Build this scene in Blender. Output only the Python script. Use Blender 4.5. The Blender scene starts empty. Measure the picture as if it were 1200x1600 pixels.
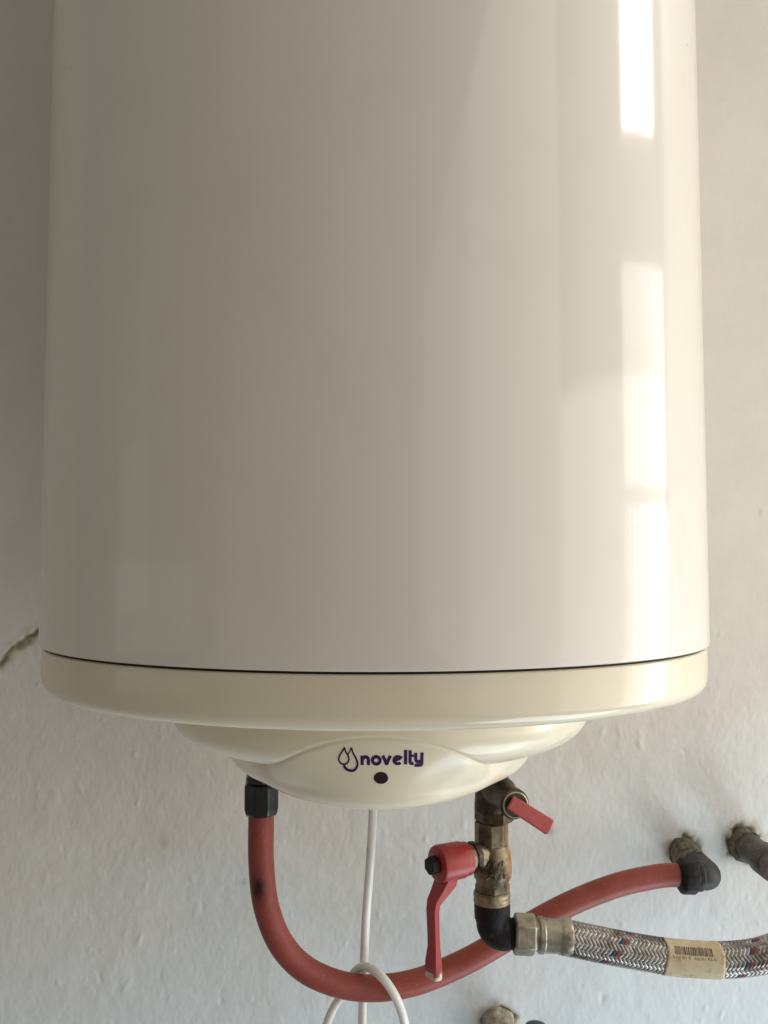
import bpy, bmesh, math, random
import numpy as np
from mathutils import Vector, Matrix

R = math.radians
scene = bpy.context.scene
col = scene.collection
random.seed(7)
rng = np.random.default_rng(11)

# ------------------------------------------------------------------ camera
cam_d = bpy.data.cameras.new('camera')
cam = bpy.data.objects.new('camera', cam_d); col.objects.link(cam)
cam.location = (0.006, -0.878, 1.5472)
cam.rotation_euler = (R(90 + 3.64), 0, 0)
cam_d.sensor_fit = 'VERTICAL'; cam_d.sensor_height = 36.0; cam_d.lens = 31.5
cam_d.clip_start = 0.01; cam_d.clip_end = 50
scene.camera = cam

# ------------------------------------------------------------------ world + lamps
world = bpy.data.worlds.new('World'); scene.world = world
world.use_nodes = True
bg = world.node_tree.nodes['Background']
bg.inputs[0].default_value = (1.0, 0.94, 0.85, 1)
bg.inputs[1].default_value = 0.162


def area(name, loc, target, sx, sy, power, colour=(1, 1, 1), spread=180):
    d = bpy.data.lights.new(name, 'AREA'); d.shape = 'RECTANGLE'
    d.size = sx; d.size_y = sy; d.energy = power; d.color = colour; d.spread = R(spread)
    o = bpy.data.objects.new(name, d); col.objects.link(o)
    o.location = loc
    v = Vector(target) - Vector(loc)
    o.rotation_euler = v.to_track_quat('-Z', 'Y').to_euler()
    return o


def window_pane(name, y0, y1, z0, z1, radiance, colour):
    # a pane of the window in the side wall, 1.25 m to the right
    a = (y1 - y0) * (z1 - z0)
    c = (1.25, (y0 + y1) / 2, (z0 + z1) / 2)
    o = area(name, c, (0, c[1], c[2]), y1 - y0, z1 - z0, radiance * a * math.pi, colour)
    return o


window_pane('transom_daylight', -0.47, -0.13, 2.32, 2.80, 8.5, (1.0, 0.97, 0.93))
window_pane('upper_pane_daylight', -0.50, -0.025, 1.69, 2.08, 2.2, (1.0, 0.965, 0.90))
for k, (a, b, s) in enumerate([(-0.505, -0.490, 2.4), (-0.468, -0.446, 3.2), (-0.424, -0.400, 4.0), (-0.374, -0.340, 4.0), (-0.318, -0.060, 4.4), (-0.045, -0.020, 3.0)]):
    window_pane('lower_pane_daylight', a, b, 1.02, 1.655, s, (1.0, 0.965, 0.91))
# added fill lamps for light bounced off the side wall, dimmer nearer the viewer
def side_fill(name, y0, y1, z0, z1, radiance, colour):
    c = (1.34, (y0 + y1) / 2, (z0 + z1) / 2)
    area(name, c, (0, c[1], c[2]), y1 - y0, z1 - z0, radiance * (y1 - y0) * (z1 - z0) * math.pi, colour)


side_fill('side_bounce_fill', -1.15, -0.02, 0.85, 1.90, 1.55, (1.0, 0.955, 0.89))
side_fill('room_bounce_fill', -2.7, -1.15, 0.6, 3.2, 0.85, (1.0, 0.94, 0.86))
side_fill('room_bounce_fill', -5.2, -2.7, 0.6, 3.2, 0.45, (1.0, 0.94, 0.86))
# added cool fill lamp low on the right, as bounce from the floor
area('floor_bounce_fill', (0.85, -0.42, 0.45), (0.1, 0, 1.15), 0.9, 0.6, 7.0, (0.78, 0.91, 1.0))
# added dim lamps on the left for soft pale reflections in the tank
for (y_, z_, w_, h_, e_) in [(-0.86, 1.39, 0.85, 0.34, 0.20), (-0.66, 1.62, 0.34, 0.36, 0.05), (-0.62, 1.90, 0.34, 0.42, 0.03), (-0.95, 2.05, 0.60, 0.50, 0.06)]:
    area('left_fill', (-1.5, y_, z_), (0, -0.25 + (y_ + 0.75), z_), w_, h_, e_, (1.0, 0.97, 0.90))

vs = scene.view_settings
vs.view_transform = 'Standard'; vs.look = 'None'; vs.exposure = 0.34; vs.gamma = 1.0
vs.use_curve_mapping = False
scene.render.engine = 'CYCLES'
scene.cycles.max_bounces = 8

# ------------------------------------------------------------------ materials
class NT:
    def __init__(s, name):
        s.m = bpy.data.materials.new(name); s.m.use_nodes = True
        s.t = s.m.node_tree; s.b = s.t.nodes['Principled BSDF']

    def n(s, kind, **kw):
        o = s.t.nodes.new(kind)
        for k, v in kw.items():
            if k.startswith('i_'):
                o.inputs[k[2:].replace('_', ' ')].default_value = v
            else:
                setattr(o, k, v)
        return o

    def l(s, a, b): s.t.links.new(a, b)

    def pos(s):
        return s.n('ShaderNodeNewGeometry').outputs['Position']

    def noise(s, vec, scale, detail=4, rough=0.55, dist=0.0):
        o = s.n('ShaderNodeTexNoise'); o.inputs['Scale'].default_value = scale
        o.inputs['Detail'].default_value = detail; o.inputs['Roughness'].default_value = rough
        o.inputs['Distortion'].default_value = dist
        if vec is not None: s.l(vec, o.inputs['Vector'])
        return o.outputs['Fac']

    def ramp(s, fac, stops):
        o = s.n('ShaderNodeValToRGB'); e = o.color_ramp.elements
        while len(e) < len(stops): e.new(0.5)
        for k, (p, c) in enumerate(stops):
            e[k].position = p
            e[k].color = (*c, 1) if len(c) == 3 else c
        s.l(fac, o.inputs[0]); return o.outputs[0]

    def mix(s, fac, a, b, blend='MIX'):
        o = s.n('ShaderNodeMix', data_type='RGBA', blend_type=blend)
        if isinstance(fac, (int, float)): o.inputs[0].default_value = fac
        else: s.l(fac, o.inputs[0])
        for v, i in ((a, 6), (b, 7)):
            if isinstance(v, tuple): o.inputs[i].default_value = (*v, 1)
            else: s.l(v, o.inputs[i])
        return o.outputs[2]

    def math(s, op, a, b=0.0, c=None):
        o = s.n('ShaderNodeMath', operation=op)
        for v, i in ((a, 0), (b, 1), (c, 2)):
            if v is None: continue
            if isinstance(v, (int, float)): o.inputs[i].default_value = v
            else: s.l(v, o.inputs[i])
        return o.outputs[0]

    def bump(s, h, strength, dist):
        o = s.n('ShaderNodeBump'); o.inputs['Strength'].default_value = strength
        o.inputs['Distance'].default_value = dist
        s.l(h, o.inputs['Height']); s.l(o.outputs[0], s.b.inputs['Normal'])

    def scaled(s, vec, sc):
        o = s.n('ShaderNodeMapping'); o.inputs['Scale'].default_value = sc
        s.l(vec, o.inputs['Vector']); return o.outputs[0]

    def set(s, **kw):
        for k, v in kw.items():
            i = s.b.inputs[k.replace('_', ' ')]
            if hasattr(v, 'is_linked') or hasattr(v, 'links'): s.l(v, i)
            elif isinstance(v, tuple): i.default_value = (*v, 1)
            else: i.default_value = v
        return s.m


M = {}


def mk_simple(name, base, rough, metal=0.0, var=0.12, scale=60, bump=0.0, bscale=300, spec=0.5, dirt=None):
    t = NT(name); p = t.pos()
    f = t.noise(p, scale, 5)
    lo = tuple(c * (1 - var) for c in base); hi = tuple(min(1, c * (1 + var)) for c in base)
    c = t.ramp(f, [(0.3, lo), (0.7, hi)])
    if dirt:
        g = t.noise(p, dirt[0], 6, 0.65)
        k = t.ramp(g, [(dirt[2], (0, 0, 0)), (dirt[2] + 0.13, (1, 1, 1))])
        c = t.mix(k, c, dirt[1])
    rr = t.math('MULTIPLY_ADD', t.noise(p, scale * 2.3, 4), 0.25, rough - 0.12)
    t.set(Base_Color=c, Roughness=rr, Metallic=metal, Specular_IOR_Level=spec)
    if bump: t.bump(t.noise(p, bscale, 4), bump, 0.001)
    M[name] = t.m


# enamel of the tank: gloss off white, faint ripple of rolled sheet, a few fly specks
def mk_gloss(name, base, base2, rough, ripple, speck):
    t = NT(name); p = t.pos()
    c = t.mix(t.ramp(t.noise(t.scaled(p, (3, 3, 1.2)), 2.0, 3), [(0.35, (0, 0, 0)), (0.7, (1, 1, 1))]), base, base2)
    # fine yellow-brown film
    c = t.mix(t.math('MULTIPLY', t.ramp(t.noise(p, 16, 6, 0.7), [(0.52, (0, 0, 0)), (0.8, (1, 1, 1))]), 0.10), c, (0.42, 0.34, 0.22))
    v = t.n('ShaderNodeTexVoronoi'); v.inputs['Scale'].default_value = speck; t.l(p, v.inputs['Vector'])
    wn = t.n('ShaderNodeTexWhiteNoise'); t.l(v.outputs['Position'], wn.inputs['Vector'])
    near = t.math('LESS_THAN', v.outputs['Distance'], 0.020)
    rare = t.math('GREATER_THAN', wn.outputs['Value'], 0.90)
    c = t.mix(t.math('MULTIPLY', t.math('MULTIPLY', near, rare), 0.75), c, (0.10, 0.08, 0.05))
    r2 = t.math('MULTIPLY_ADD', t.noise(p, 9, 5, 0.6), 0.06, rough - 0.03)
    smear = t.noise(t.scaled(p, (1, 1, 0.25)), 34, 4, 0.6)
    r2 = t.math('ADD', r2, t.math('MULTIPLY', smear, 0.05))
    t.set(Base_Color=c, Roughness=r2, Specular_IOR_Level=0.5)
    h = t.math('ADD', t.noise(t.scaled(p, (1, 1, 0.12)), 14, 2), t.math('MULTIPLY', t.noise(p, 420, 2), 0.012))
    t.bump(h, ripple, 0.004)
    M[name] = t.m


mk_gloss('enamel', (0.80, 0.75, 0.675), (0.755, 0.70, 0.62), 0.062, 0.05, 26)
mk_gloss('ivory_plastic', (0.78, 0.71, 0.55), (0.76, 0.685, 0.515), 0.085, 0.03, 34)
mk_gloss('cover_plastic', (0.78, 0.71, 0.55), (0.76, 0.685, 0.515), 0.17, 0.02, 34)
mk_simple('seam_dark', (0.02, 0.018, 0.015), 0.7)
mk_simple('purple_print', (0.032, 0.009, 0.075), 0.6, var=0.1, spec=0.2)
mk_simple('black_plastic', (0.007, 0.0065, 0.0065), 0.30, var=0.3, bump=0.15, spec=0.5)
mk_simple('black_iron', (0.009, 0.0075, 0.007), 0.55, var=0.35, bump=0.5, bscale=500, spec=0.22, dirt=(140, (0.045, 0.032, 0.026), 0.58))
mk_simple('grey_plastic', (0.022, 0.021, 0.018), 0.5, var=0.3, bump=0.3, spec=0.3, dirt=(90, (0.075, 0.068, 0.05), 0.57))
mk_simple('brown_pipe', (0.060, 0.048, 0.040), 0.5, var=0.35, bump=0.5, dirt=(110, (0.15, 0.125, 0.085), 0.53))
mk_simple('mortar', (0.145, 0.128, 0.092), 0.95, var=0.5, scale=120, bump=0.9, bscale=420, dirt=(170, (0.035, 0.030, 0.02), 0.5))
mk_simple('pale_mortar', (0.33, 0.30, 0.22), 0.95, var=0.4, scale=120, bump=0.9, bscale=420, dirt=(170, (0.10, 0.09, 0.05), 0.56))
mk_simple('steel', (0.40, 0.365, 0.30), 0.36, metal=0.85, var=0.2, bump=0.12, dirt=(80, (0.20, 0.165, 0.11), 0.52))
mk_simple('wire', (0.36, 0.34, 0.315), 0.36, metal=0.9, var=0.4, scale=300, dirt=(38, (0.15, 0.125, 0.11), 0.50))
mk_simple('wire_red', (0.24, 0.03, 0.035), 0.6, var=0.2)
mk_simple('wire_blue', (0.012, 0.055, 0.14), 0.6, var=0.2)
mk_simple('hose_core', (0.05, 0.045, 0.04), 0.7)
mk_simple('red_paint', (0.36, 0.045, 0.042), 0.42, var=0.14, bump=0.15, bscale=200)
mk_simple('red_cap', (0.42, 0.075, 0.072), 0.5, var=0.12, bump=0.1)
mk_simple('white_pvc', (0.78, 0.77, 0.72), 0.36, var=0.05, bump=0.08, dirt=(55, (0.46, 0.42, 0.33), 0.60))
mk_simple('print_black', (0.10, 0.085, 0.06), 0.8, var=0.4, scale=900)
mk_simple('knob_blue', (0.02, 0.05, 0.075), 0.4, var=0.2)

# indicator lens: dark red
t = NT('lens'); t.set(Base_Color=(0.022, 0.004, 0.006), Roughness=0.22); M['lens'] = t.m

# red rubber pipe: a faded brick red with a burn mark and scuffs
t = NT('red_pipe'); p = t.pos()
c = t.ramp(t.noise(t.scaled(p, (1, 1, 1)), 40, 6, 0.6), [(0.3, (0.215, 0.043, 0.031)), (0.72, (0.29, 0.064, 0.046))])
c = t.mix(t.math('MULTIPLY', t.ramp(t.noise(p, 330, 3), [(0.60, (0, 0, 0)), (0.75, (1, 1, 1))]), 0.35), c, (0.44, 0.16, 0.12))
vd = t.n('ShaderNodeVectorMath', operation='DISTANCE'); t.l(t.scaled(p, (1, 1, 0.55)), vd.inputs[0]); vd.inputs[1].default_value = (-0.0885, -0.1885, 1.3075 * 0.55)
burn = t.math('ADD', vd.outputs['Value'], t.math('MULTIPLY', t.noise(p, 300, 3), 0.004))
c = t.mix(t.ramp(burn, [(0.0062, (1, 1, 1)), (0.0085, (0, 0, 0))]), c, (0.035, 0.010, 0.009))
t.set(Base_Color=c, Roughness=0.45, Specular_IOR_Level=0.3); t.bump(t.noise(p, 160, 4), 0.12, 0.001); M['red_pipe'] = t.m

# lever with the red dip worn off at its tip
t = NT('lever_red'); p = t.pos()
sp = t.n('ShaderNodeSeparateXYZ'); t.l(p, sp.inputs[0])
zz = t.math('ADD', sp.outputs['Z'], t.math('MULTIPLY', t.math('SUBTRACT', t.noise(p, 160, 4, 0.6), 0.5), 0.020))
zz = t.math('ADD', zz, t.math('MULTIPLY', sp.outputs['X'], -0.25))
k = t.math('LESS_THAN', zz, 1.2520 - 0.25 * 0.0310)
c = t.ramp(t.noise(p, 70, 5), [(0.3, (0.29, 0.024, 0.023)), (0.75, (0.37, 0.038, 0.033))])
scr = t.ramp(t.noise(p, 260, 5, 0.7), [(0.66, (0, 0, 0)), (0.70, (1, 1, 1))])
c = t.mix(t.math('MULTIPLY', scr, 0.5), c, (0.20, 0.03, 0.03))
c = t.mix(k, c, (0.52, 0.46, 0.34))
t.set(Base_Color=c, Roughness=0.38); t.bump(t.noise(p, 220, 4), 0.12, 0.001); M['lever_red'] = t.m

# brass with tarnish and an orange rust run on its right flank
def mk_brass(name, base, dark, amt, rust):
    t = NT(name); p = t.pos()
    c = t.ramp(t.noise(p, 75, 6, 0.65), [(amt - 0.14, dark), (amt + 0.14, base)])
    if rust:
        sp = t.n('ShaderNodeSeparateXYZ'); t.l(p, sp.inputs[0])
        w = t.math('ADD', sp.outputs['X'], t.math('MULTIPLY', t.noise(t.scaled(p, (1, 1, 0.35)), 130, 4, 0.6), 0.010))
        k = t.ramp(t.math('MULTIPLY_ADD', w, 1.0 / 0.02, -0.094 / 0.02), [(0.34, (0, 0, 0)), (0.58, (1, 1, 1))])
        rc = t.ramp(t.noise(t.scaled(p, (1, 1, 0.5)), 220, 4), [(0.35, (0.17, 0.055, 0.014)), (0.65, (0.36, 0.18, 0.05))])
        c = t.mix(k, c, rc)
        t.set(Metallic=t.math('MULTIPLY_ADD', k, -0.75, 0.85))
    else:
        t.set(Metallic=0.8)
    t.set(Base_Color=c, Roughness=t.math('MULTIPLY_ADD', t.noise(p, 150, 4), 0.3, 0.30))
    t.bump(t.noise(p, 330, 5, 0.6), 0.35, 0.001); M[name] = t.m


mk_brass('brass', (0.25, 0.205, 0.130), (0.055, 0.043, 0.028), 0.53, True)
mk_brass('brass_dark', (0.115, 0.088, 0.054), (0.035, 0.026, 0.018), 0.5, False)
mk_brass('brass_pale', (0.36, 0.32, 0.22), (0.15, 0.12, 0.075), 0.48, False)
mk_brass('brass_steel', (0.38, 0.355, 0.275), (0.17, 0.155, 0.11), 0.42, False)

# paper label, brown at the edges
t = NT('paper'); p = t.pos()
c = t.ramp(t.noise(p, 55, 5), [(0.3, (0.50, 0.41, 0.26)), (0.7, (0.63, 0.54, 0.37))])
c = t.mix(t.ramp(t.noise(p, 130, 5, 0.65), [(0.56, (0, 0, 0)), (0.74, (1, 1, 1))]), c, (0.36, 0.24, 0.12))
t.set(Base_Color=c, Roughness=0.75); t.bump(t.noise(p, 260, 3), 0.2, 0.001); M['paper'] = t.m

# limewashed wall: warm white above, cooler and bluer lower down, stains from the vertex attribute
t = NT('limewash'); p = t.pos()
sp = t.n('ShaderNodeSeparateXYZ'); t.l(p, sp.inputs[0])
edge = t.math('ADD', sp.outputs['Z'], t.math('MULTIPLY', t.math('SUBTRACT', t.noise(p, 5.5, 5, 0.6), 0.5), 0.42))
edge = t.math('MULTIPLY_ADD', sp.outputs['X'], -0.16, edge)
cool_low = t.ramp(t.math('MULTIPLY_ADD', edge, 2.2, -2.2), [(0.22, (1, 1, 1)), (0.80, (0, 0, 0))])
c = t.mix(cool_low, (0.73, 0.685, 0.62), (0.72, 0.795, 0.84))
c = t.mix(t.math('MULTIPLY', t.ramp(t.noise(p, 21, 6, 0.6), [(0.40, (0, 0, 0)), (0.75, (1, 1, 1))]), 0.22), c, (0.56, 0.53, 0.47))
c = t.mix(t.math('MULTIPLY', t.ramp(t.noise(p, 120, 4, 0.6), [(0.62, (0, 0, 0)), (0.8, (1, 1, 1))]), 0.25), c, (0.45, 0.42, 0.36))
at = t.n('ShaderNodeAttribute', attribute_name='stain')
c = t.mix(at.outputs['Fac'], c, (0.055, 0.045, 0.022))
at2 = t.n('ShaderNodeAttribute', attribute_name='yellow')
c = t.mix(at2.outputs['Fac'], c, (0.36, 0.31, 0.16))
t.set(Base_Color=c, Roughness=0.82, Specular_IOR_Level=0.25)
t.bump(t.noise(p, 420, 5, 0.6), 0.14, 0.0012); M['limewash'] = t.m

# ------------------------------------------------------------------ mesh helpers
class MB:
    def __init__(s): s.v = []; s.f = []

    def ring_stack(s, rings, cap0=False, cap1=False, closed=True):
        b = len(s.v); n = len(rings[0])
        for r in rings: s.v += [tuple(q) for q in r]
        for i in range(len(rings) - 1):
            for j in range(n if closed else n - 1):
                k = (j + 1) % n
                s.f.append((b + i * n + j, b + i * n + k, b + (i + 1) * n + k, b + (i + 1) * n + j))
        if cap0: s.f.append(tuple(b + j for j in range(n))[::-1])
        if cap1: s.f.append(tuple(b + (len(rings) - 1) * n + j for j in range(n)))

    def lathe(s, origin, axis, prof, n=48, cap0=True, cap1=True, sides=None, phase=0.0):
        """prof: (distance along axis, radius)."""
        a = Vector(axis).normalized(); o = Vector(origin)
        u = a.orthogonal().normalized() if abs(a.z) < 0.9 else Vector((1, 0, 0))
        u = (u - a * u.dot(a)).normalized(); w = a.cross(u)
        n = sides or n
        rings = []
        for d, r in prof:
            rings.append([o + a * d + (u * math.cos(phase + 2 * math.pi * j / n) + w * math.sin(phase + 2 * math.pi * j / n)) * r for j in range(n)])
        s.ring_stack(rings, cap0, cap1)

    def tube(s, pts, rad, n=24, cap=True):
        fr = frames(pts); rings = []
        for i, (p, tq, u, w) in enumerate(fr):
            r = rad[i] if hasattr(rad, '__len__') else rad
            rings.append([p + (u * math.cos(2 * math.pi * j / n) + w * math.sin(2 * math.pi * j / n)) * r for j in range(n)])
        s.ring_stack(rings, cap, cap)

    def prism(s, c, ux, uy, uz, poly, h, bev=0.0):
        """poly in (ux,uy), extruded along uz from 0 to h with a small chamfer at the far end."""
        c = Vector(c); ux, uy, uz = Vector(ux), Vector(uy), Vector(uz)
        def ring(sc, d): return [c + ux * (x * sc) + uy * (y * sc) + uz * d for x, y in poly]
        rs = [ring(1 - bev, 0), ring(1, bev * 0.008), ring(1, h - bev * 0.008), ring(1 - bev, h)] if bev else [ring(1, 0), ring(1, h)]
        s.ring_stack(rs, True, True)

    def build(s, name, mat, parent=None, angle=35, smooth=True):
        me = bpy.data.meshes.new(name); me.from_pydata(s.v, [], s.f); me.update()
        bm = bmesh.new(); bm.from_mesh(me); bmesh.ops.recalc_face_normals(bm, faces=bm.faces); bm.to_mesh(me); bm.free()
        if smooth:
            me.shade_smooth(); me.set_sharp_from_angle(angle=R(angle))
        me.materials.append(M[mat])
        o = bpy.data.objects.new(name, me); col.objects.link(o)
        if parent:
            o.parent = parent
            o.matrix_parent_inverse = parent.matrix_basis.inverted()
        return o


def frames(pts):
    pts = [Vector(p) for p in pts]; out = []
    u = None
    for i, p in enumerate(pts):
        tq = (pts[min(i + 1, len(pts) - 1)] - pts[max(i - 1, 0)]).normalized()
        if u is None:
            u = Vector((0, 0, 1)) if abs(tq.z) < 0.8 else Vector((0, -1, 0))
        u = (u - tq * u.dot(tq)).normalized()
        out.append((p, tq, u.copy(), tq.cross(u)))
    return out


def spline(pts, per=12):
    P = [Vector(p) for p in pts]; P = [P[0] * 2 - P[1]] + P + [P[-1] * 2 - P[-2]]
    out = []
    for i in range(1, len(P) - 2):
        for k in range(per):
            q = k / per; a, b, c, d = P[i - 1], P[i], P[i + 1], P[i + 2]
            out.append(0.5 * ((2 * b) + (c - a) * q + (2 * a - 5 * b + 4 * c - d) * q * q + (3 * b - a - 3 * c + d) * q ** 3))
    out.append(P[-2]); return out


def thing(name, loc, label, cat, group=None):
    o = bpy.data.objects.new(name, None); col.objects.link(o); o.location = loc
    o.empty_display_size = 0.02
    o['label'] = label; o['category'] = cat
    if group: o['group'] = group
    return o


def tag(o, label, cat, group=None):
    o['label'] = label; o['category'] = cat
    if group: o['group'] = group
    return o


# ------------------------------------------------------------------ wall (relief is real geometry)
def vnoise(x, z, freq, seed):
    r = np.random.default_rng(seed); n = 1024
    lat = r.random((n, n))
    fx, fz = x * freq + 500.3, z * freq + 300.7
    ix, iz = np.floor(fx).astype(int), np.floor(fz).astype(int)
    tx, tz = fx - ix, fz - iz
    tx = tx * tx * (3 - 2 * tx); tz = tz * tz * (3 - 2 * tz)
    g = lambda a, b: lat[a % n, b % n]
    return (g(ix, iz) * (1 - tx) + g(ix + 1, iz) * tx) * (1 - tz) + (g(ix, iz + 1) * (1 - tx) + g(ix + 1, iz + 1) * tx) * tz - 0.5


xs = np.concatenate([np.linspace(-1.25, -0.47, 60, endpoint=False), np.arange(-0.47, 0.48, 0.00135), np.linspace(0.482, 1.25, 60)])
zs = np.concatenate([np.linspace(0.2, 1.06, 60, endpoint=False), np.arange(1.06, 1.54, 0.00140), np.arange(1.54, 2.17, 0.0040), np.linspace(2.175, 2.9, 50)])
X, Z = np.meshgrid(xs, zs)
low = 1 / (1 + np.exp((Z - 1.47) / 0.035))         # the rough hand-plastered lower coat
low = 0.30 + 0.70 * low
Hh = 0.0040 * vnoise(X, Z, 5, 1) + 0.0014 * vnoise(X, Z, 14, 2)
Hh += low * (0.00042 * vnoise(X, Z, 45, 3) + 0.00028 * vnoise(X, Z, 110, 4) + 0.00020 * vnoise(X * 1.5, Z * 0.8, 260, 5))
# trowel lumps and drips
for k in range(1150):
    cx, cz = rng.uniform(-0.46, 0.47), rng.uniform(1.07, 1.52)
    dens = 0.5 + vnoise(np.array(cx), np.array(cz), 12, 9)
    if rng.random() > dens * 1.3: continue
    sx = 0.0007 + 0.0017 * rng.random() ** 2.5; sz = sx * rng.uniform(0.8, 2.8)
    hgt = (0.00010 + 0.00045 * rng.random() ** 2) * (sx / 0.0013) ** 0.5 * (1 if rng.random() > 0.25 else -1)
    tilt = rng.uniform(-0.5, 0.5)
    i0, i1 = np.searchsorted(xs, [cx - 4 * sx - 3 * sz, cx + 4 * sx + 3 * sz]); j0, j1 = np.searchsorted(zs, [cz - 4 * sz, cz + 4 * sz])
    if i1 <= i0 or j1 <= j0: continue
    xx, zz_ = X[j0:j1, i0:i1] - cx, Z[j0:j1, i0:i1] - cz
    xx = xx - tilt * zz_
    Hh[j0:j1, i0:i1] += hgt * np.exp(-(xx / sx) ** 2 - (zz_ / sz) ** 2)
# crack on the left and stains round the pipes
stain = np.zeros_like(X); yellow = np.zeros_like(X)
ck = [(-0.62, 1.335), (-0.50, 1.385), (-0.41, 1.432), (-0.378, 1.447), (-0.3671, 1.4566), (-0.3560, 1.4690), (-0.3480, 1.4760), (-0.3400, 1.4815), (-0.3300, 1.4870), (-0.3180, 1.4935), (-0.29, 1.500)]
dmin = np.full_like(X, 9.0)
jit = 0.0060 * vnoise(X, Z, 190, 21) + 0.0060 * vnoise(X, Z, 60, 22)
for (a, b), (c_, d_) in zip(ck[:-1], ck[1:]):
    ex, ez = c_ - a, d_ - b; L2 = ex * ex + ez * ez
    tt = np.clip(((X - a) * ex + (Z - b) * ez) / L2, 0, 1)
    dmin = np.minimum(dmin, np.hypot(X - a - tt * ex, Z - b - tt * ez + jit))
wid = (0.0013 + 0.0016 * np.clip(vnoise(X, Z, 70, 24) + 0.35, 0, 1)) + 0.0012 * np.clip((X + 0.375) / 0.04, 0, 1)
Hh -= 0.0028 * np.exp(-(dmin / wid) ** 2)
stain = np.maximum(stain, 0.95 * np.exp(-(dmin / wid) ** 2) * (0.80 + vnoise(X, Z, 150, 23)))
yellow = np.maximum(yellow, 0.60 * np.exp(-(dmin / (wid * 2.4)) ** 2))
for (cx, cz, rr, am) in [(0.2935, 1.2755, 0.0165, 0.75), (0.352, 1.2835, 0.0175, 0.9), (0.114, 1.1190, 0.0160, 0.7)]:
    dd = np.hypot(X - cx, Z - cz) + 0.009 * vnoise(X, Z, 90, 31) + 0.006 * vnoise(X, Z, 220, 32)
    stain = np.maximum(stain, am * np.clip((rr - dd) / 0.0055, 0, 1))
    yellow = np.maximum(yellow, 0.45 * np.exp(-(np.clip(dd - rr, 0, None) / 0.0045) ** 2))
    Hh -= 0.004 * np.clip((rr - dd) / 0.004, 0, 1)
# small chips and smudges seen on the plaster
for (cx, cz, rr, am) in [(-0.1120, 1.2700, 0.0022, 0.35), (-0.1205, 1.2545, 0.0030, 0.30), (-0.1280, 1.2480, 0.0030, 0.24), (0.2570, 1.4080, 0.0014, 0.0), (0.388, 1.6480, 0.0016, 0.5), (0.375, 1.602, 0.0016, 0.35), (-0.0690, 1.1600, 0.0012, 0.5), (0.1650, 1.2960, 0.0040, 0.35), (-0.205, 1.285, 0.005, 0.18)]:
    dd = np.hypot(X - cx, Z - cz) + 0.002 * vnoise(X, Z, 300, 33)
    stain = np.maximum(stain, am * np.exp(-(dd / rr) ** 2))
near_dense = (np.abs(X) < 0.47)
Y = -Hh * np.where(np.abs(X) > 0.5, 0.6, 1.0)
nz, nx = X.shape
verts = np.stack([X, Y, Z], -1).reshape(-1, 3)
idx = np.arange(nz * nx).reshape(nz, nx)
quads = np.stack([idx[:-1, :-1], idx[:-1, 1:], idx[1:, 1:], idx[1:, :-1]], -1).reshape(-1, 4)
me = bpy.data.meshes.new('wall')
me.vertices.add(len(verts)); me.vertices.foreach_set('co', verts.astype(np.float32).ravel())
me.loops.add(quads.size); me.loops.foreach_set('vertex_index', quads.astype(np.int32).ravel())
me.polygons.add(len(quads)); me.polygons.foreach_set('loop_start', np.arange(0, quads.size, 4, dtype=np.int32))
me.update(calc_edges=True)
for nm, arr in (('stain', stain), ('yellow', yellow)):
    a = me.attributes.new(nm, 'FLOAT', 'POINT'); a.data.foreach_set('value', np.clip(arr, 0, 1).astype(np.float32).ravel())
me.shade_smooth(); me.materials.append(M['limewash'])
wall = bpy.data.objects.new('wall', me); col.objects.link(wall); wall['kind'] = 'structure'

# ------------------------------------------------------------------ water heater
Z0 = 1.5; AY = -0.25; RT = 0.219
heater = thing('water_heater', (0, AY, Z0 - 0.1), 'large off-white cylindrical electric water heater with ivory bottom cover', 'water heater')
m = MB()
pr = [(0.0007, RT - 0.0035), (0.0006, RT - 0.0012), (0.0012, RT - 0.0003), (0.003, RT)] + [(0.003 + 0.72 * k / 24, RT) for k in range(1, 25)] + [(0.7236, RT - 0.001)]
m.lathe((0, AY, Z0), (0, 0, 1), pr, n=224, cap0=False, cap1=True)
m.build('tank', 'enamel', heater)
m = MB()   # domed top cap, above the frame
m.lathe((0, AY, Z0 + 0.7245), (0, 0, 1), [(0, RT - 0.0015), (0.022, RT - 0.0015), (0.030, RT - 0.006), (0.034, RT - 0.016), (0.036, 0.15), (0.037, 0.02)], n=160)
m.build('top_cap', 'ivory_plastic', heater)
m = MB()
m.lathe((0, AY, Z0 - 0.004), (0, 0, 1), [(0, RT - 0.0045), (0.008, RT - 0.0045)], n=128, cap0=False, cap1=False)
m.build('seam_gasket', 'seam_dark', heater)
m = MB()
rc = RT - 0.0016
pr = [(-0.0009, rc - 0.0050), (-0.0008, rc - 0.0012), (-0.0014, rc - 0.0003), (-0.0026, rc), (-0.010, rc + 0.0001), (-0.0190, rc - 0.0003)]
for k in range(1, 11):
    a = math.pi / 2 * k / 10; pr.append((-0.0190 - 0.0085 * math.sin(a), rc - 0.0003 - 0.0085 * (1 - math.cos(a))))
pr += [(-0.0279, rc - 0.020), (-0.0284, rc - 0.04), (-0.0290, 0.150), (-0.0295, 0.10)]
m.lathe((0, AY, Z0), (0, 0, 1), pr, n=224, cap0=False, cap1=True)
m.build('bottom_cap', 'ivory_plastic', heater)

# service cover: bowl, ledge, lower bowl and a front panel cut by an arched groove
BP = [(-0.028, 0.1418), (-0.046, 0.1413), (-0.053, 0.1392), (-0.058, 0.1355), (-0.062, 0.130), (-0.065, 0.1230), (-0.067, 0.1155), (-0.0682, 0.1085), (-0.0696, 0.1055), (-0.080, 0.1005), (-0.088, 0.0945), (-0.094, 0.089)]
CX = 0.003
bz = np.array([q[0] for q in BP])[::-1]; br = np.array([q[1] for q in BP])[::-1]


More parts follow.
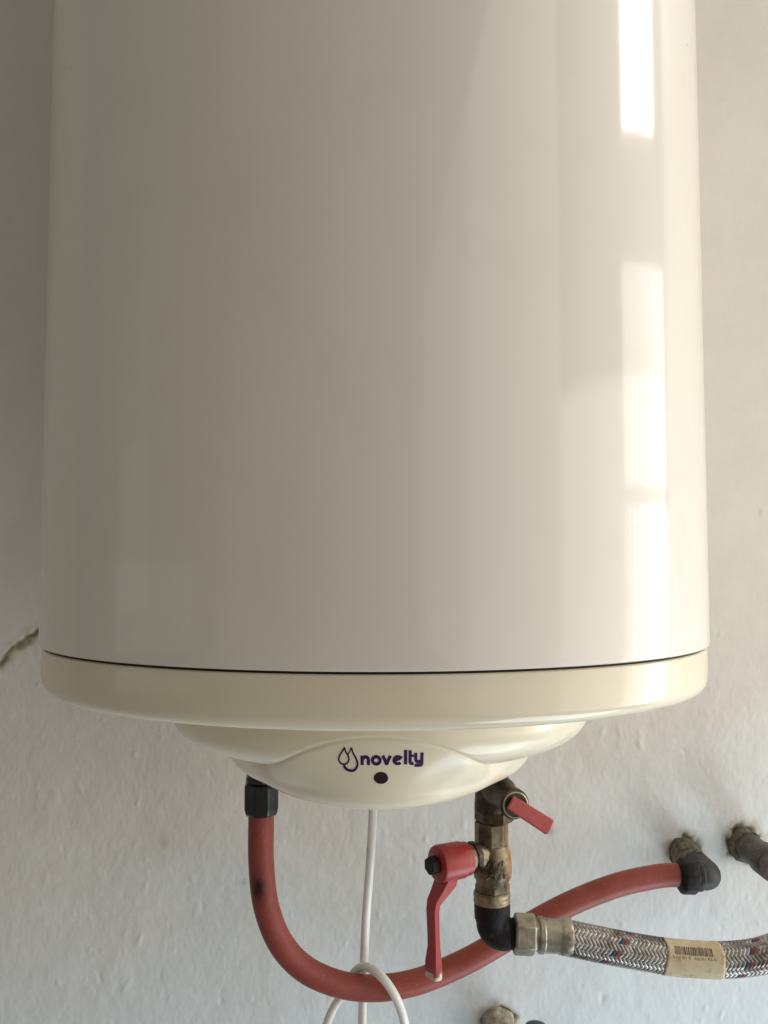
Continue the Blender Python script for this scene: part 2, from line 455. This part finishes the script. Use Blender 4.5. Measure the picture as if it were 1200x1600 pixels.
def smooth_lut(zq, zz_, rr_, sig):
    k = np.linspace(-3, 3, 25); w = np.exp(-k * k / 2); w /= w.sum()
    return sum(wi * np.interp(zq + ki * sig, zz_, rr_) for wi, ki in zip(w, k))


ZQ = np.linspace(-0.095, -0.026, 1400)
bl = np.clip((ZQ + 0.0665) / 0.004, 0, 1)
LUT_B = bl * smooth_lut(ZQ, bz, br, 0.0022) + (1 - bl) * smooth_lut(ZQ, bz, br, 0.0005)
AT = np.radians([-180, -60, -42, -36, -30, -25, -20, -15, -10, -5, 0, 5, 10, 15, 20, 25, 30, 36, 42, 60, 180])
AZ = np.array([-.0686, -.0686, -.0685, -.0680, -.0650, -.0610, -.0552, -.0497, -.0458, -.0439, -.0432, -.0439, -.0458, -.0497, -.0552, -.0610, -.0650, -.0680, -.0685, -.0686, -.0686])
TQ = np.linspace(-math.pi, math.pi, 3600)
LUT_A = smooth_lut(TQ, AT, AZ, 0.035)          # height of the arched groove round the cover
LUT_S = np.gradient(LUT_A, TQ)


def cover_r(th, z):
    th = np.asarray(th, float); z = np.asarray(z, float)
    a = np.interp(z, ZQ, LUT_B)
    za = np.interp(th, TQ, LUT_A); ra = np.interp(za, ZQ, LUT_B)
    bump = np.where(np.abs(th) < R(56), 0.5 + 0.5 * np.cos(np.pi * th / R(56)), 0.0)
    rb = 0.1022 + 0.0256 * bump
    q = np.clip((za - z) / (za + 0.0765), 0, 1)
    b = ra + (rb - ra) * q + 0.0016 * np.clip(q, 0, 1) * np.clip(1 - q, 0, 1) * 4 * bump
    r = np.where(z < za, b, a) - 0.38 * np.clip(-0.0765 - z, 0, 1)
    dist = (z - za) / np.sqrt(1 + (np.interp(th, TQ, LUT_S) / 0.13) ** 2)
    r = r - 0.0008 * np.exp(-(dist / 0.0010) ** 2) * np.clip((R(34) - np.abs(th)) / R(6), 0, 1)
    q = np.clip(-0.0745 - z, 0, 0.0145)
    return r - (0.0145 - np.sqrt(np.maximum(0, 0.0145 ** 2 - q * q)))


def cover_point(x, z, off=0.0):
    x -= CX; th = x / 0.13
    for _ in range(12):
        r = float(cover_r(th, z)) + off
        th = math.asin(max(-1, min(1, x / r)))
    r = float(cover_r(th, z)) + off
    return Vector((CX + r * math.sin(th), AY - r * math.cos(th), Z0 + z))


zl = list(np.linspace(-0.028, -0.066, 100)) + list(np.linspace(-0.0664, -0.0745, 34)) + [-0.0745 - 0.0145 * math.sin(math.pi / 2 * k / 14) for k in range(1, 14)]
ths = []
q = -math.pi
while q < math.pi - 1e-6:
    ths.append(q); q += 2 * math.pi / (2200 if abs(q) < 0.75 else 260)
m = MB(); rings = []
for z in zl:
    rv = cover_r(np.array(ths), np.full(len(ths), z))
    rings.append([(CX + r_ * math.sin(a), AY - r_ * math.cos(a), Z0 + z) for a, r_ in zip(ths, rv.tolist())])
rings.append([(CX + 0.6 * (x - CX), AY + 0.6 * (y - AY), Z0 - 0.0895) for x, y, _ in rings[-1]])
m.ring_stack(rings, False, True)
cover = m.build('service_cover', 'cover_plastic', heater, angle=70)

# printed brand mark, laid on the curved cover
KX, KZ = 0.000346, 0.000394


def lp(zx, zy):
    return 0.0044 + (zx / 5 - 115.4) * KX, -0.0661 - (zy / 5 - 85.6) * KZ


lift = [0.00012]


def ribbon(mb, pts, w0, closed=False, w1=None):
    """flat stroke in print units; w1 = optional width per point"""
    lift[0] += 0.000012
    n = len(pts); L = []; Rr = []
    for i in range(n):
        a = pts[(i - 1) % n] if closed or i > 0 else pts[i]
        b = pts[(i + 1) % n] if closed or i < n - 1 else pts[i]
        dx, dy = b[0] - a[0], b[1] - a[1]; d = math.hypot(dx, dy) or 1
        w = (w1[i] if w1 else w0) / 2
        nx_, ny_ = -dy / d * w, dx / d * w
        L.append((pts[i][0] + nx_, pts[i][1] + ny_)); Rr.append((pts[i][0] - nx_, pts[i][1] - ny_))
    f = lambda q: cover_point(*lp(*q), off=lift[0])
    b0 = len(mb.v)
    for i in range(n): mb.v.append(tuple(f(L[i]))); mb.v.append(tuple(f(Rr[i])))
    for i in range(n if closed else n - 1):
        j = (i + 1) % n; mb.f.append((b0 + 2 * i, b0 + 2 * i + 1, b0 + 2 * j + 1, b0 + 2 * j))


def arc(cx, cy, rx, ry, a0, a1, n=18):
    return [(cx + rx * math.cos(R(a0 + (a1 - a0) * k / n)), cy + ry * math.sin(R(a0 + (a1 - a0) * k / n))) for k in range(n + 1)]


def letter(name, strokes):
    mb = MB()
    for s_ in strokes: ribbon(mb, *s_[:1], **s_[1])
    o = mb.build(name, 'purple_print', cover, smooth=False)
    return o


W = 25
seg = lambda a, b, n=5: [(a[0] + (b[0] - a[0]) * k / n, a[1] + (b[1] - a[1]) * k / n) for k in range(n + 1)]
letter('printed_letter', [(seg((430, 331), (430, 262)), dict(w0=W)), (seg((428, 290), (432, 286), 1) [:0] + arc(457, 291, 22, 20, 180, 360) + seg((479, 292), (479, 331)), dict(w0=W))])      # n
letter('printed_letter', [(arc(540, 296, 30, 26, 0, 360, 36)[:-1], dict(w0=W, closed=True))])                      # o
letter('printed_letter', [(seg((591, 262), (614, 306), 6) + arc(621, 309, 7, 11, 160, 20, 6) + seg((628, 306), (651, 262), 6), dict(w0=W))])   # v
letter('printed_letter', [(seg((682, 302), (738, 276), 6) + arc(708, 296, 31, 26, 325, 45, 30)[2:], dict(w0=22))])  # e with its slanted bar
letter('printed_letter', [(seg((769, 222), (769, 328), 8), dict(w0=W))])                                            # l
letter('printed_letter', [(seg((804, 226), (804, 306), 6) + arc(822, 308, 18, 15, 180, 90, 8) + seg((824, 323), (832, 323), 2), dict(w0=W)), (seg((812, 266), (834, 266), 2), dict(w0=17))])  # t
letter('printed_letter', [(seg((849, 246), (849, 290), 4) + arc(866, 292, 17, 18, 180, 90, 8) + seg((868, 310), (888, 310), 3), dict(w0=W)), (seg((897, 244), (897, 322), 6) + arc(884, 324, 13, 13, 0, 90, 6) + seg((882, 337), (840, 337), 4), dict(w0=W))])   # y
# two drops
drop = seg((291, 208), (262, 258), 8) + arc(286, 289, 40, 42, 215, -40, 30)[3:] + seg((318, 262), (291, 208), 8)[1:-1]
dr1 = [(293, 208), (282, 225), (268, 245), (254, 266), (247, 288), (252, 310), (266, 324), (285, 330), (305, 325), (320, 310), (327, 289), (321, 266), (308, 245), (298, 226)]
def smooth2(pts, per=4):
    n = len(pts); out = []
    for i in range(n):
        a, b, c, d = (Vector(pts[(i + k) % n]) for k in (-1, 0, 1, 2))
        for k in range(per):
            q = k / per
            v = 0.5 * ((2 * b) + (c - a) * q + (2 * a - 5 * b + 4 * c - d) * q * q + (3 * b - a - 3 * c + d) * q ** 3); out.append((v.x, v.y))
    return out
dr1s = smooth2(dr1)
dr2 = spline([(318, 258, 0), (334, 234, 0), (348, 208, 0), (358, 240, 0), (378, 275, 0), (393, 312, 0), (388, 348, 0), (364, 372, 0), (336, 375, 0), (306, 364, 0), (285, 340, 0)], 5)
ww = [8 + 14 * min(1, max(0, k / len(dr2) * 1.15 - 0.05)) * (1.0 if k / len(dr2) < 0.93 else 0.9) for k in range(len(dr2))]
letter('printed_drop', [(dr1s, dict(w0=12, closed=True))])
letter('printed_drop', [([(v.x, v.y) for v in dr2], dict(w0=12, w1=ww))])
# indicator lens
m = MB(); cpt = cover_point(0.0044, -0.0660)
nrm = (cover_point(0.0064, -0.066) - cover_point(0.0024, -0.066)).cross(cover_point(0.0044, -0.064) - cover_point(0.0044, -0.068)).normalized()
if nrm.y > 0: nrm = -nrm
m.lathe(cpt - nrm * 0.002, nrm, [(0, 0.0040), (0.0020, 0.0040), (0.00225, 0.0038), (0.0024, 0.0024), (0.00245, 0.0006)], n=32)
m.build('indicator_lens', 'lens', cover)
# bleached nipples under the cover that carry the pipes
for px in (-0.0885, 0.0885):
    m = MB(); m.lathe((px, -0.18, 1.462), (0, 0, -1), [(0, 0.0098), (0.066, 0.0098)], n=24)
    m.build('nipple', 'black_iron' if px < 0 else 'brass_dark', heater)

# ------------------------------------------------------------------ black compression fitting, left
fit = thing('compression_fitting', (-0.088, -0.18, 1.3575), 'black plastic compression fitting under left side of the heater', 'pipe fitting')
fx = -0.0878
m = MB()
m.lathe((fx, -0.18, 1.408), (0, 0, -1), [(0, 0.0132), (0.0155, 0.0132), (0.0165, 0.0118), (0.0190, 0.0112), (0.0200, 0.0118), (0.0230, 0.0118), (0.0240, 0.011)], n=40)
m.build('fitting_body', 'black_plastic', fit)
m = MB()
m.lathe((fx, -0.18, 1.3842), (0, 0, -1), [(0, 0.0118), (0.0012, 0.0132), (0.0028, 0.01385), (0.0185, 0.01385), (0.0230, 0.0128), (0.0246, 0.0108)], sides=8, phase=0.25)
nut = m.build('coupling_nut', 'black_plastic', fit)
nut.modifiers.new('bevel', 'BEVEL').width = 0.0009; nut.modifiers['bevel'].segments = 2

# ------------------------------------------------------------------ red hose
red = thing('red_hose', (0, -0.155, 1.21), 'red rubber water hose sagging in a curve below the heater', 'hose')
rp = [(-0.0878, -0.18, 1.372), (-0.0878, -0.18, 1.356), (-0.0874, -0.18, 1.323), (-0.0832, -0.178, 1.289), (-0.0706, -0.174, 1.2586), (-0.0484, -0.168, 1.2364), (-0.0139, -0.158, 1.2218), (0.0263, -0.146, 1.2194), (0.0681, -0.132, 1.2287), (0.1116, -0.118, 1.2455), (0.1565, -0.106, 1.2640), (0.2017, -0.096, 1.2775), (0.2420, -0.087, 1.2828), (0.2640, -0.085, 1.2832)]
m = MB(); m.tube(spline(rp, 12), 0.0098, n=36); m.build('tube', 'red_pipe', red)

# ------------------------------------------------------------------ elbow at the wall
elb = thing('wall_elbow', (0.2935, 0.0, 1.2755), 'dark grey plastic elbow at the wall holding the red hose end', 'pipe fitting')
def mortar_collar(name, c, r, ln, parent, seed, mat='mortar'):
    rr = random.Random(seed); mb = MB(); rings = []
    n = 30; ph = [rr.uniform(0, 6.28) for _ in range(6)]
    for k in range(10):
        d = k / 9
        ring = []
        for j in range(n):
            a = 2 * math.pi * j / n
            wob = 1 + 0.06 * math.sin(3 * a + ph[0] + 2 * d) + 0.05 * math.sin(5 * a + ph[1] - 4 * d) + 0.022 * rr.uniform(-1, 1)
            rad = r * wob * (1.08 - 0.12 * d)
            ring.append((c[0] + rad * math.cos(a), c[1] + 0.004 - (ln + 0.004) * d + 0.0008 * rr.uniform(-1, 1), c[2] + rad * math.sin(a)))
        rings.append(ring)
    mb.ring_stack(rings, True, True)
    return mb.build(name, mat, parent, angle=60)


mortar_collar('threaded_socket', (0.2935, 0, 1.2755), 0.0134, 0.044, elb, 3)
m = MB()   # elbow body: comes out of the socket, turns to the left
ep = [(0.2925, -0.036, 1.2770), (0.2905, -0.060, 1.2790), (0.2890, -0.0725, 1.2802), (0.2860, -0.0810, 1.2812), (0.2805, -0.0845, 1.2822), (0.2700, -0.0850, 1.2828)]
m.tube(spline(ep, 6), [0.0112 + 0.0006 * min(1, k / 10) if k < 18 else 0.0116 for k in range(31)], n=32)
m.build('elbow_body', 'grey_plastic', elb, angle=50)
m = MB()
m.lathe((0.2765, -0.0848, 1.2822), (-1, -0.03, 0.03), [(0, 0.0122), (0.0010, 0.0144), (0.0030, 0.0154), (0.0130, 0.0154), (0.0155, 0.0138), (0.0168, 0.0112)], sides=8, phase=0.2)
o = m.build('coupling_nut', 'black_iron', elb)
o.modifiers.new('bevel', 'BEVEL').width = 0.0010; o.modifiers['bevel'].segments = 2
m = MB(); m.lathe((0.2762, -0.0848, 1.2824), (1, 0.03, -0.03), [(0, 0.0128), (0.003, 0.0128), (0.0042, 0.0118)], n=32); m.build('collar', 'grey_plastic', elb)

# ------------------------------------------------------------------ capped pipe, right edge
wp = thing('capped_pipe', (0.352, 0, 1.2835), 'brown capped pipe stub sticking out of wall at right edge', 'pipe')
mortar_collar('wall_plug', (0.352, 0, 1.2835), 0.0148, 0.012, wp, 8)
m = MB(); m.lathe((0.3520, 0.004, 1.2835), (-0.02, -1, 0.03), [(0, 0.0130), (0.03, 0.0130), (0.033, 0.0127), (0.062, 0.0127)], n=36); m.build('pipe', 'brown_pipe', wp)
m = MB(); m.lathe((0.3511, -0.042, 1.2849), (-0.02, -1, 0.03), [(0, 0.0128), (0.0006, 0.0142), (0.0030, 0.0146), (0.0260, 0.0146), (0.0280, 0.0136), (0.0284, 0.010)], n=36); m.build('end_cap', 'brown_pipe', wp)

# ------------------------------------------------------------------ stub low on the wall and the knob beside it
st = thing('pipe_stub', (0.114, 0, 1.119), 'mossy plugged pipe stub in the wall at bottom of the photo', 'pipe')
mortar_collar('wall_plug', (0.114, 0, 1.1190), 0.0136, 0.030, st, 15, 'pale_mortar')
m = MB(); m.lathe((0.114, 0.004, 1.1190), (0, -1, 0), [(0, 0.0125), (0.055, 0.0125), (0.058, 0.0112)], n=32); m.build('pipe', 'brass_pale', st)
kn = thing('tap_knob', (0.1385, -0.06, 1.08), 'dark blue rounded tap knob peeking up at the bottom edge', 'tap')
m = MB(); m.lathe((0.1400, -0.06, 1.1475), (0, 0, -1), [(0, 0.003), (0.0006, 0.0062), (0.0022, 0.0092), (0.006, 0.0112), (0.016, 0.0118), (0.024, 0.0105)], n=32); m.build('knob', 'knob_blue', kn)
m = MB(); m.lathe((0.1400, -0.06, 1.124), (0, 0, -1), [(0, 0.0062), (0.032, 0.0062), (0.034, 0.0095), (0.044, 0.0095)], n=24); m.build('stem', 'brass_dark', kn)
m = MB(); m.tube(spline([(0.1400, -0.06, 1.084), (0.1400, -0.045, 1.078), (0.1400, -0.02, 1.078), (0.1400, 0.006, 1.078)], 6), 0.009, n=24); m.build('inlet_pipe', 'brass_dark', kn)

# ------------------------------------------------------------------ safety valve
VX, VY = 0.0885, -0.18
sv = thing('safety_valve', (VX, VY, 1.354), 'dark tarnished brass safety valve with small pinkish red lever under heater', 'valve')
m = MB()
m.lathe((VX, VY, 1.420), (0, 0, -1), [(0, 0.0128), (0.046, 0.0128), (0.052, 0.0134), (0.0565, 0.0134), (0.0580, 0.0122)], n=40)
m.build('valve_body', 'brass_dark', sv)
m = MB()
m.lathe((VX + 0.0015, VY, 1.3640), (0, 0, -1), [(0, 0.0130), (0.0010, 0.0148), (0.0080, 0.0148), (0.0092, 0.0134)], sides=6, phase=0.15)
m.build('hex_flange', 'brass_dark', sv)
bd = Vector((0.20, -0.955, -0.04)).normalized(); b0 = Vector((VX + 0.001, VY, 1.3815))
m = MB()
m.lathe(b0, bd, [(0.0, 0.0120), (0.020, 0.0118), (0.024, 0.0105), (0.040, 0.0100), (0.0415, 0.0108), (0.0475, 0.0108), (0.0490, 0.0096), (0.0492, 0.006)], n=36)
m.build('outlet', 'brass_dark', sv)
m = MB()
ring_c = b0 + bd * 0.0490
rings = []
for j in range(36):
    a = 2 * math.pi * j / 36
    u = bd.orthogonal().normalized(); w = bd.cross(u)
    c = ring_c + (u * math.cos(a) + w * math.sin(a)) * 0.0088
    rd = (u * math.cos(a) + w * math.sin(a))
    rings.append([c + (rd * math.cos(2 * math.pi * k / 10) + bd * math.sin(2 * math.pi * k / 10)) * 0.0007 for k in range(10)])
rings.append(rings[0]); m.ring_stack(rings); m.build('retaining_ring', 'steel', sv)
m = MB()
la = ring_c + bd * 0.0045; dirl = Vector((0.855, -0.06, -0.52)).normalized(); nl = (bd + Vector((0, 0, 0.25))); nl = (nl - dirl * nl.dot(dirl)).normalized(); wl = dirl.cross(nl)
poly = [(-0.006, -0.0050), (0.0255, -0.0056), (0.0268, -0.0046), (0.0272, 0.0046), (0.0260, 0.0058), (-0.006, 0.0050)]
m.prism(la - nl * 0.002, dirl, wl, nl, poly, 0.0042)
o = m.build('lever', 'red_cap', sv, smooth=True); o.modifiers.new('bevel', 'BEVEL').width = 0.0008; o.modifiers['bevel'].segments = 2
m = MB(); m.lathe(ring_c - bd * 0.001, bd, [(0, 0.0058), (0.0046, 0.0055), (0.0062, 0.0045)], n=24); m.build('lever_hub', 'black_iron', sv)

# ------------------------------------------------------------------ ball valve
bv = thing('ball_valve', (VX, VY, 1.292), 'rust-streaked brass ball valve with long red lever handle', 'valve')
m = MB()
m.lathe((VX - 0.0005, VY, 1.3550), (0, 0, -1), [(0, 0.0118), (0.0006, 0.0130), (0.0170, 0.0130), (0.0185, 0.0118)], sides=8, phase=0.15)
o = m.build('hex_end', 'brass', bv); o.modifiers.new('bevel', 'BEVEL').width = 0.0008; o.modifiers['bevel'].segments = 2
m = MB()
m.lathe((VX, VY, 1.3380), (0, 0, -1), [(0, 0.0122), (0.0030, 0.0126), (0.0055, 0.0140), (0.0140, 0.0147), (0.0205, 0.0147), (0.0245, 0.0140), (0.0265, 0.0126), (0.0330, 0.0124)], n=44)
m.build('valve_body', 'brass', bv)
m = MB()
m.lathe((VX, VY, 1.3090), (0, 0, -1), [(0, 0.0122), (0.0008, 0.0132), (0.0052, 0.0132), (0.0060, 0.0124)], sides=8, phase=0.0)
o = m.build('hex_end', 'brass', bv)
m = MB()
m.lathe((VX - 0.0006, VY, 1.3034), (0, 0, -1), [(0, 0.0124), (0.0010, 0.0138), (0.0034, 0.0141), (0.0046, 0.0134), (0.0058, 0.0139), (0.0082, 0.0139), (0.0094, 0.0128)], n=40)
m.build('collar', 'brass_pale', bv)
# cast marks, worn past reading
cm = random.Random(4)
for row, (zc, n_) in enumerate([(1.3275, 4), (1.3185, 4)]):
    for k in range(n_):
        a = -0.30 + 0.26 * k + (0.05 if row else 0); mb = MB()
        for q in range(2):
            a1 = a + cm.uniform(-0.05, 0.05); z1 = zc + cm.uniform(-0.0010, 0.0010); ln = cm.uniform(0.0014, 0.0024); tl = cm.choice([0, 0, 0.8, -0.8])
            pts = []
            for e in (-1, 1):
                an = a1 + e * tl * ln / 0.0147 / 1.2; pts.append(Vector((VX + 0.01475 * math.sin(an), VY - 0.01475 * math.cos(an), z1 + e * ln)))
            mb.tube([pts[0], (pts[0] + pts[1]) / 2, pts[1]], 0.00055, n=8)
        mb.build('cast_mark', 'brass', bv)
ax = Vector((-0.862, -0.507, 0.0)).normalized(); side = Vector((0.507, -0.862, 0.0)); up = Vector((0, 0, 1))
s0 = Vector((VX, VY, 1.3310))
m = MB(); m.lathe(s0 + ax * 0.006, ax, [(0, 0.0098), (0.0150, 0.0094), (0.0200, 0.0088)], n=32); m.build('stem_boss', 'brass_pale', bv)
m = MB(); m.lathe(s0 + ax * 0.0150 + up * 0.0004, ax, [(0, 0.0098), (0.0004, 0.0110), (0.0045, 0.0112), (0.0048, 0.0105)], sides=8, phase=0.3); m.build('gland_nut', 'brass_dark', bv)
# handle, set out on its stem: round hood, then a bar cranked out and down
s0 = s0 + ax * 0.0095
hd_c = s0 + ax * 0.0145
m = MB(); m.lathe(hd_c, ax, [(-0.0005, 0.0100), (0, 0.0112), (0.0004, 0.0122), (0.0055, 0.0124), (0.0060, 0.0132), (0.0245, 0.0135), (0.0264, 0.0128), (0.0268, 0.0112)], n=44)
handle = m.build('handle_hood', 'lever_red', bv)
m = MB(); m.lathe(s0 + ax * 0.0418, ax, [(0, 0.0062), (0.0006, 0.0068), (0.0060, 0.0066), (0.0070, 0.0056)], sides=6, phase=0.2); m.build('handle_nut', 'black_iron', handle)
path = [s0 + ax * 0.0325 + up * -0.0080, s0 + ax * 0.0335 + up * -0.0135, s0 + ax * 0.0395 + up * -0.0210, s0 + ax * 0.0440 + up * -0.0265, s0 + ax * 0.0450 + up * -0.0325, s0 + ax * 0.0445 + up * -0.046, s0 + ax * 0.0440 + up * -0.058, s0 + ax * 0.0440 + up * -0.0600, s0 + ax * 0.0445 + up * -0.0690, s0 + ax * 0.0447 + up * -0.0785, s0 + ax * 0.0447 + up * -0.0800]
wid_ = [0.0085, 0.0082, 0.0068, 0.0058, 0.0055, 0.0052, 0.0052, 0.0056, 0.0068, 0.0074, 0.0066]
thk = [0.0052, 0.0048, 0.0034, 0.0028, 0.0026, 0.0026, 0.0026, 0.0028, 0.0032, 0.0034, 0.0028]
rings = []
for i, pnt in enumerate(path):
    tq = (path[min(i + 1, len(path) - 1)] - path[max(i - 1, 0)]).normalized()
    nn = (ax - tq * ax.dot(tq)).normalized()
    w_, h_ = wid_[i], thk[i]; c_ = 0.0008
    rings.append([pnt + side * x + nn * y for x, y in [(-w_ + c_, -h_), (w_ - c_, -h_), (w_, -h_ + c_), (w_, h_ - c_), (w_ - c_, h_), (-w_ + c_, h_), (-w_, h_ - c_), (-w_, -h_ + c_)]])
m = MB(); m.ring_stack(rings, True, True)
m.build('lever_bar', 'lever_red', handle, angle=40)

# ------------------------------------------------------------------ black elbow under the ball valve
be = thing('pipe_elbow', (VX, VY, 1.262), 'black iron pipe elbow below the brass ball valve', 'pipe fitting')
m = MB()
EX = VX - 0.0004
pts = [(EX, VY, 1.2985), (EX, VY, 1.2955), (EX, VY, 1.2880), (EX, VY, 1.2830), (EX, VY, 1.2818), (EX, VY, 1.2800)]
rad = [0.0128, 0.0136, 0.0136, 0.0134, 0.0126, 0.0122]
for k in range(1, 13):
    a = math.pi / 2 * k / 12; pts.append((EX + 0.0085 * (1 - math.cos(a)), VY, 1.2800 - 0.0085 * math.sin(a))); rad.append(0.0122)
pts += [(EX + 0.0120, VY, 1.2715), (EX + 0.0124, VY, 1.2715), (EX + 0.0180, VY, 1.2715)]; rad += [0.0121, 0.0110, 0.0108]
m.tube(pts, rad, n=36); m.build('elbow_body', 'black_iron', be, angle=40)
m = MB()
for k in range(5): m.lathe((EX + 0.0128 + 0.0010 * k, VY, 1.2715), (1, 0, 0), [(0, 0.0108), (0.0005, 0.0114), (0.0009, 0.0108)], n=32, cap0=False, cap1=False)
m.build('thread', 'black_iron', be)

# ------------------------------------------------------------------ braided hose
bh = thing('braided_hose', (0.2, VY, 1.24), 'steel braided flexible hose with paper label running off the right edge', 'hose')
d0 = Vector((1, 0, -0.055)).normalized(); n0 = Vector((0.1040, VY, 1.2714))
m = MB(); m.lathe(n0, d0, [(0, 0.0138), (0.0014, 0.0154), (0.0150, 0.0154), (0.0166, 0.0136)], sides=6, phase=math.pi / 6 + 0.10)
o = m.build('hex_nut', 'brass_steel', bh, angle=25); o.modifiers.new('bevel', 'BEVEL').width = 0.0007; o.modifiers['bevel'].segments = 2
m = MB(); m.lathe(n0 + d0 * 0.0166, d0, [(0, 0.0112), (0.0016, 0.0112), (0.0018, 0.0124), (0.0030, 0.0133), (0.0058, 0.0133), (0.0068, 0.0124), (0.0170, 0.0123), (0.0190, 0.0126), (0.0202, 0.0134), (0.0262, 0.0135), (0.0270, 0.0131), (0.0270, 0.011)], n=48)
m.build('ferrule', 'steel', bh)
hp = [n0 + d0 * 0.036, (0.1466, VY, 1.2680), (0.1804, VY, 1.2612), (0.2167, VY, 1.2550), (0.2384, VY, 1.2528), (0.2602, VY, 1.2520), (0.2796, VY, 1.2532), (0.2966, VY, 1.2565), (0.3260, VY + 0.004, 1.2650), (0.360, VY + 0.012, 1.2790), (0.395, VY + 0.03, 1.2980), (0.42, VY + 0.05, 1.316)]
hs = spline(hp, 24); hf = frames(hs)
cum = [0.0]
for a, b in zip(hs[:-1], hs[1:]): cum.append(cum[-1] + (b - a).length)
HL = cum[-1]; cumA = np.array(cum)


def on_hose(s_, th, r):
    s_ = min(max(s_, 0), HL - 1e-6); i = int(np.searchsorted(cumA, s_, side='right') - 1); i = min(i, len(hs) - 2)
    q = (s_ - cum[i]) / (cum[i + 1] - cum[i])
    p_ = hf[i][0].lerp(hf[i + 1][0], q); u = hf[i][2].lerp(hf[i + 1][2], q).normalized(); w = hf[i][3].lerp(hf[i + 1][3], q).normalized()
    # th = 0 faces the camera, positive upwards
    return p_ + (w * (-math.cos(th)) + u * math.sin(th)) * r if hf[0][3].y > 0 else p_ + (w * math.cos(th) + u * math.sin(th)) * r


m = MB(); m.tube(hs, 0.0113, n=24); m.build('inner_tube', 'hose_core', bh)
NB, LEAD, RH = 16, 0.050, 0.0123
groups = {'wire': MB(), 'wire_red': MB(), 'wire_blue': MB()}
pw = [(-1.0, -0.9), (-0.62, 0.35), (-0.30, 0.15), (0.0, 0.5), (0.30, 0.15), (0.62, 0.35), (1.0, -0.9)]
half = 0.5 * (LEAD / NB) * math.sin(math.atan2(2 * math.pi * RH, LEAD)) * 0.93
for dirn in (1, -1):
    for i in range(NB):
        mat = 'wire'
        if dirn == 1 and i in (3,): mat = 'wire_red'
        if dirn == 1 and i in (4,): mat = 'wire_blue'
        ns = int(HL / LEAD * 100); rings = []
        al = math.atan2(2 * math.pi * RH, LEAD)
        for k in range(ns + 1):
            s_ = HL * k / ns; th = dirn * 2 * math.pi * s_ / LEAD + 2 * math.pi * i / NB
            ring = []
            for (a, b) in pw:
                ds = -a * half * math.sin(al); dth = dirn * a * half * math.cos(al) / RH
                r = RH + dirn * 0.00050 * math.cos((th + dth) * NB / 2) + b * 0.00030
                ring.append(on_hose(s_ + ds, th + dth, r))
            rings.append(ring)
        groups[mat].ring_stack(rings, closed=False)
o = groups['wire'].build('braid', 'wire', bh, angle=60); o['kind'] = 'stuff'
groups['wire_red'].build('red_strand', 'wire_red', bh, angle=60)
groups['wire_blue'].build('blue_strand', 'wire_blue', bh, angle=60)
# paper label wrapped on the hose
def s_at(x):
    return float(np.interp(x, [p_.x for p_ in hs], cum))
L0, L1 = s_at(0.2163), s_at(0.2598)
m = MB(); rings = []
for k in range(25):
    q = k / 24
    rings.append([on_hose(L0 + (L1 - L0) * q + 0.0006 * math.sin(j * 0.35), -1.75 + 4.4 * j / 40, 0.01308 + 0.00012 * math.sin(j * 1.3 + k * 0.9)) for j in range(41)])
m.ring_stack(rings, closed=False)
lab = m.build('paper_label', 'paper', bh, angle=80)
o = lab.modifiers.new('solid', 'SOLIDIFY'); o.thickness = 0.00015; o.offset = -1
brr = random.Random(2); bars = MB(); s_ = L0 + 0.0060
def patch(mb, s0_, s1_, t0, t1, r=0.01330):
    b = len(mb.v); n_ = 5
    for k in range(n_):
        tt_ = t0 + (t1 - t0) * k / (n_ - 1)
        mb.v.append(tuple(on_hose(s0_, tt_, r))); mb.v.append(tuple(on_hose(s1_, tt_, r)))
    for k in range(n_ - 1): mb.f.append((b + 2 * k, b + 2 * k + 1, b + 2 * k + 3, b + 2 * k + 2))
while s_ < L1 - 0.0085:
    w_ = brr.choice([0.00035, 0.0005, 0.0005, 0.0009]); patch(bars, s_, s_ + w_, 0.55, 1.02); s_ += w_ + brr.choice([0.0004, 0.0005, 0.0008])
bars.build('barcode', 'print_black', lab, smooth=False)
dg = MB(); s_ = L0 + 0.0042
k = 0
while s_ < L1 - 0.0075:
    if k != 6:
        patch(dg, s_, s_ + 0.00035, 0.34, 0.48)
        if k % 3 != 1: patch(dg, s_ + 0.0004, s_ + 0.0013, 0.45 if k % 2 else 0.34, 0.48 if k % 2 else 0.37)
        if k % 2: patch(dg, s_ + 0.0011, s_ + 0.0014, 0.345, 0.44)
    s_ += 0.0024; k += 1
dg.build('label_digits', 'print_black', lab, smooth=False)

# ------------------------------------------------------------------ white power cable, hitched round the red hose
pc = thing('power_cable', (0, -0.15, 1.15), 'white power cable hanging from heater and looped around the red hose', 'cable')
cp = [(-0.0022, -0.172, 1.425), (-0.0022, -0.171, 1.390), (-0.0024, -0.17, 1.3625), (-0.0045, -0.165, 1.323), (-0.0081, -0.152, 1.2745), (-0.0099, -0.141, 1.2351), (-0.0110, -0.1375, 1.203), (-0.0113, -0.141, 1.1856), (-0.0110, -0.15, 1.1614), (-0.014, -0.158, 1.120), (-0.026, -0.162, 1.086), (-0.042, -0.160, 1.090), (-0.048, -0.156, 1.120), (-0.0441, -0.15, 1.1614), (-0.0405, -0.145, 1.1836), (-0.0337, -0.1405, 1.1989), (-0.0247, -0.1395, 1.2104), (-0.0180, -0.1425, 1.2260), (-0.0090, -0.1555, 1.2365), (0.0018, -0.1680, 1.2365), (0.0118, -0.1720, 1.2265), (0.0187, -0.1715, 1.2121), (0.0227, -0.168, 1.1946), (0.0258, -0.16, 1.1667), (0.027, -0.155, 1.120), (0.026, -0.155, 1.05), (0.024, -0.155, 0.95)]
m = MB(); m.tube(spline(cp, 12), 0.0034, n=20); m.build('cord', 'white_pvc', pc)
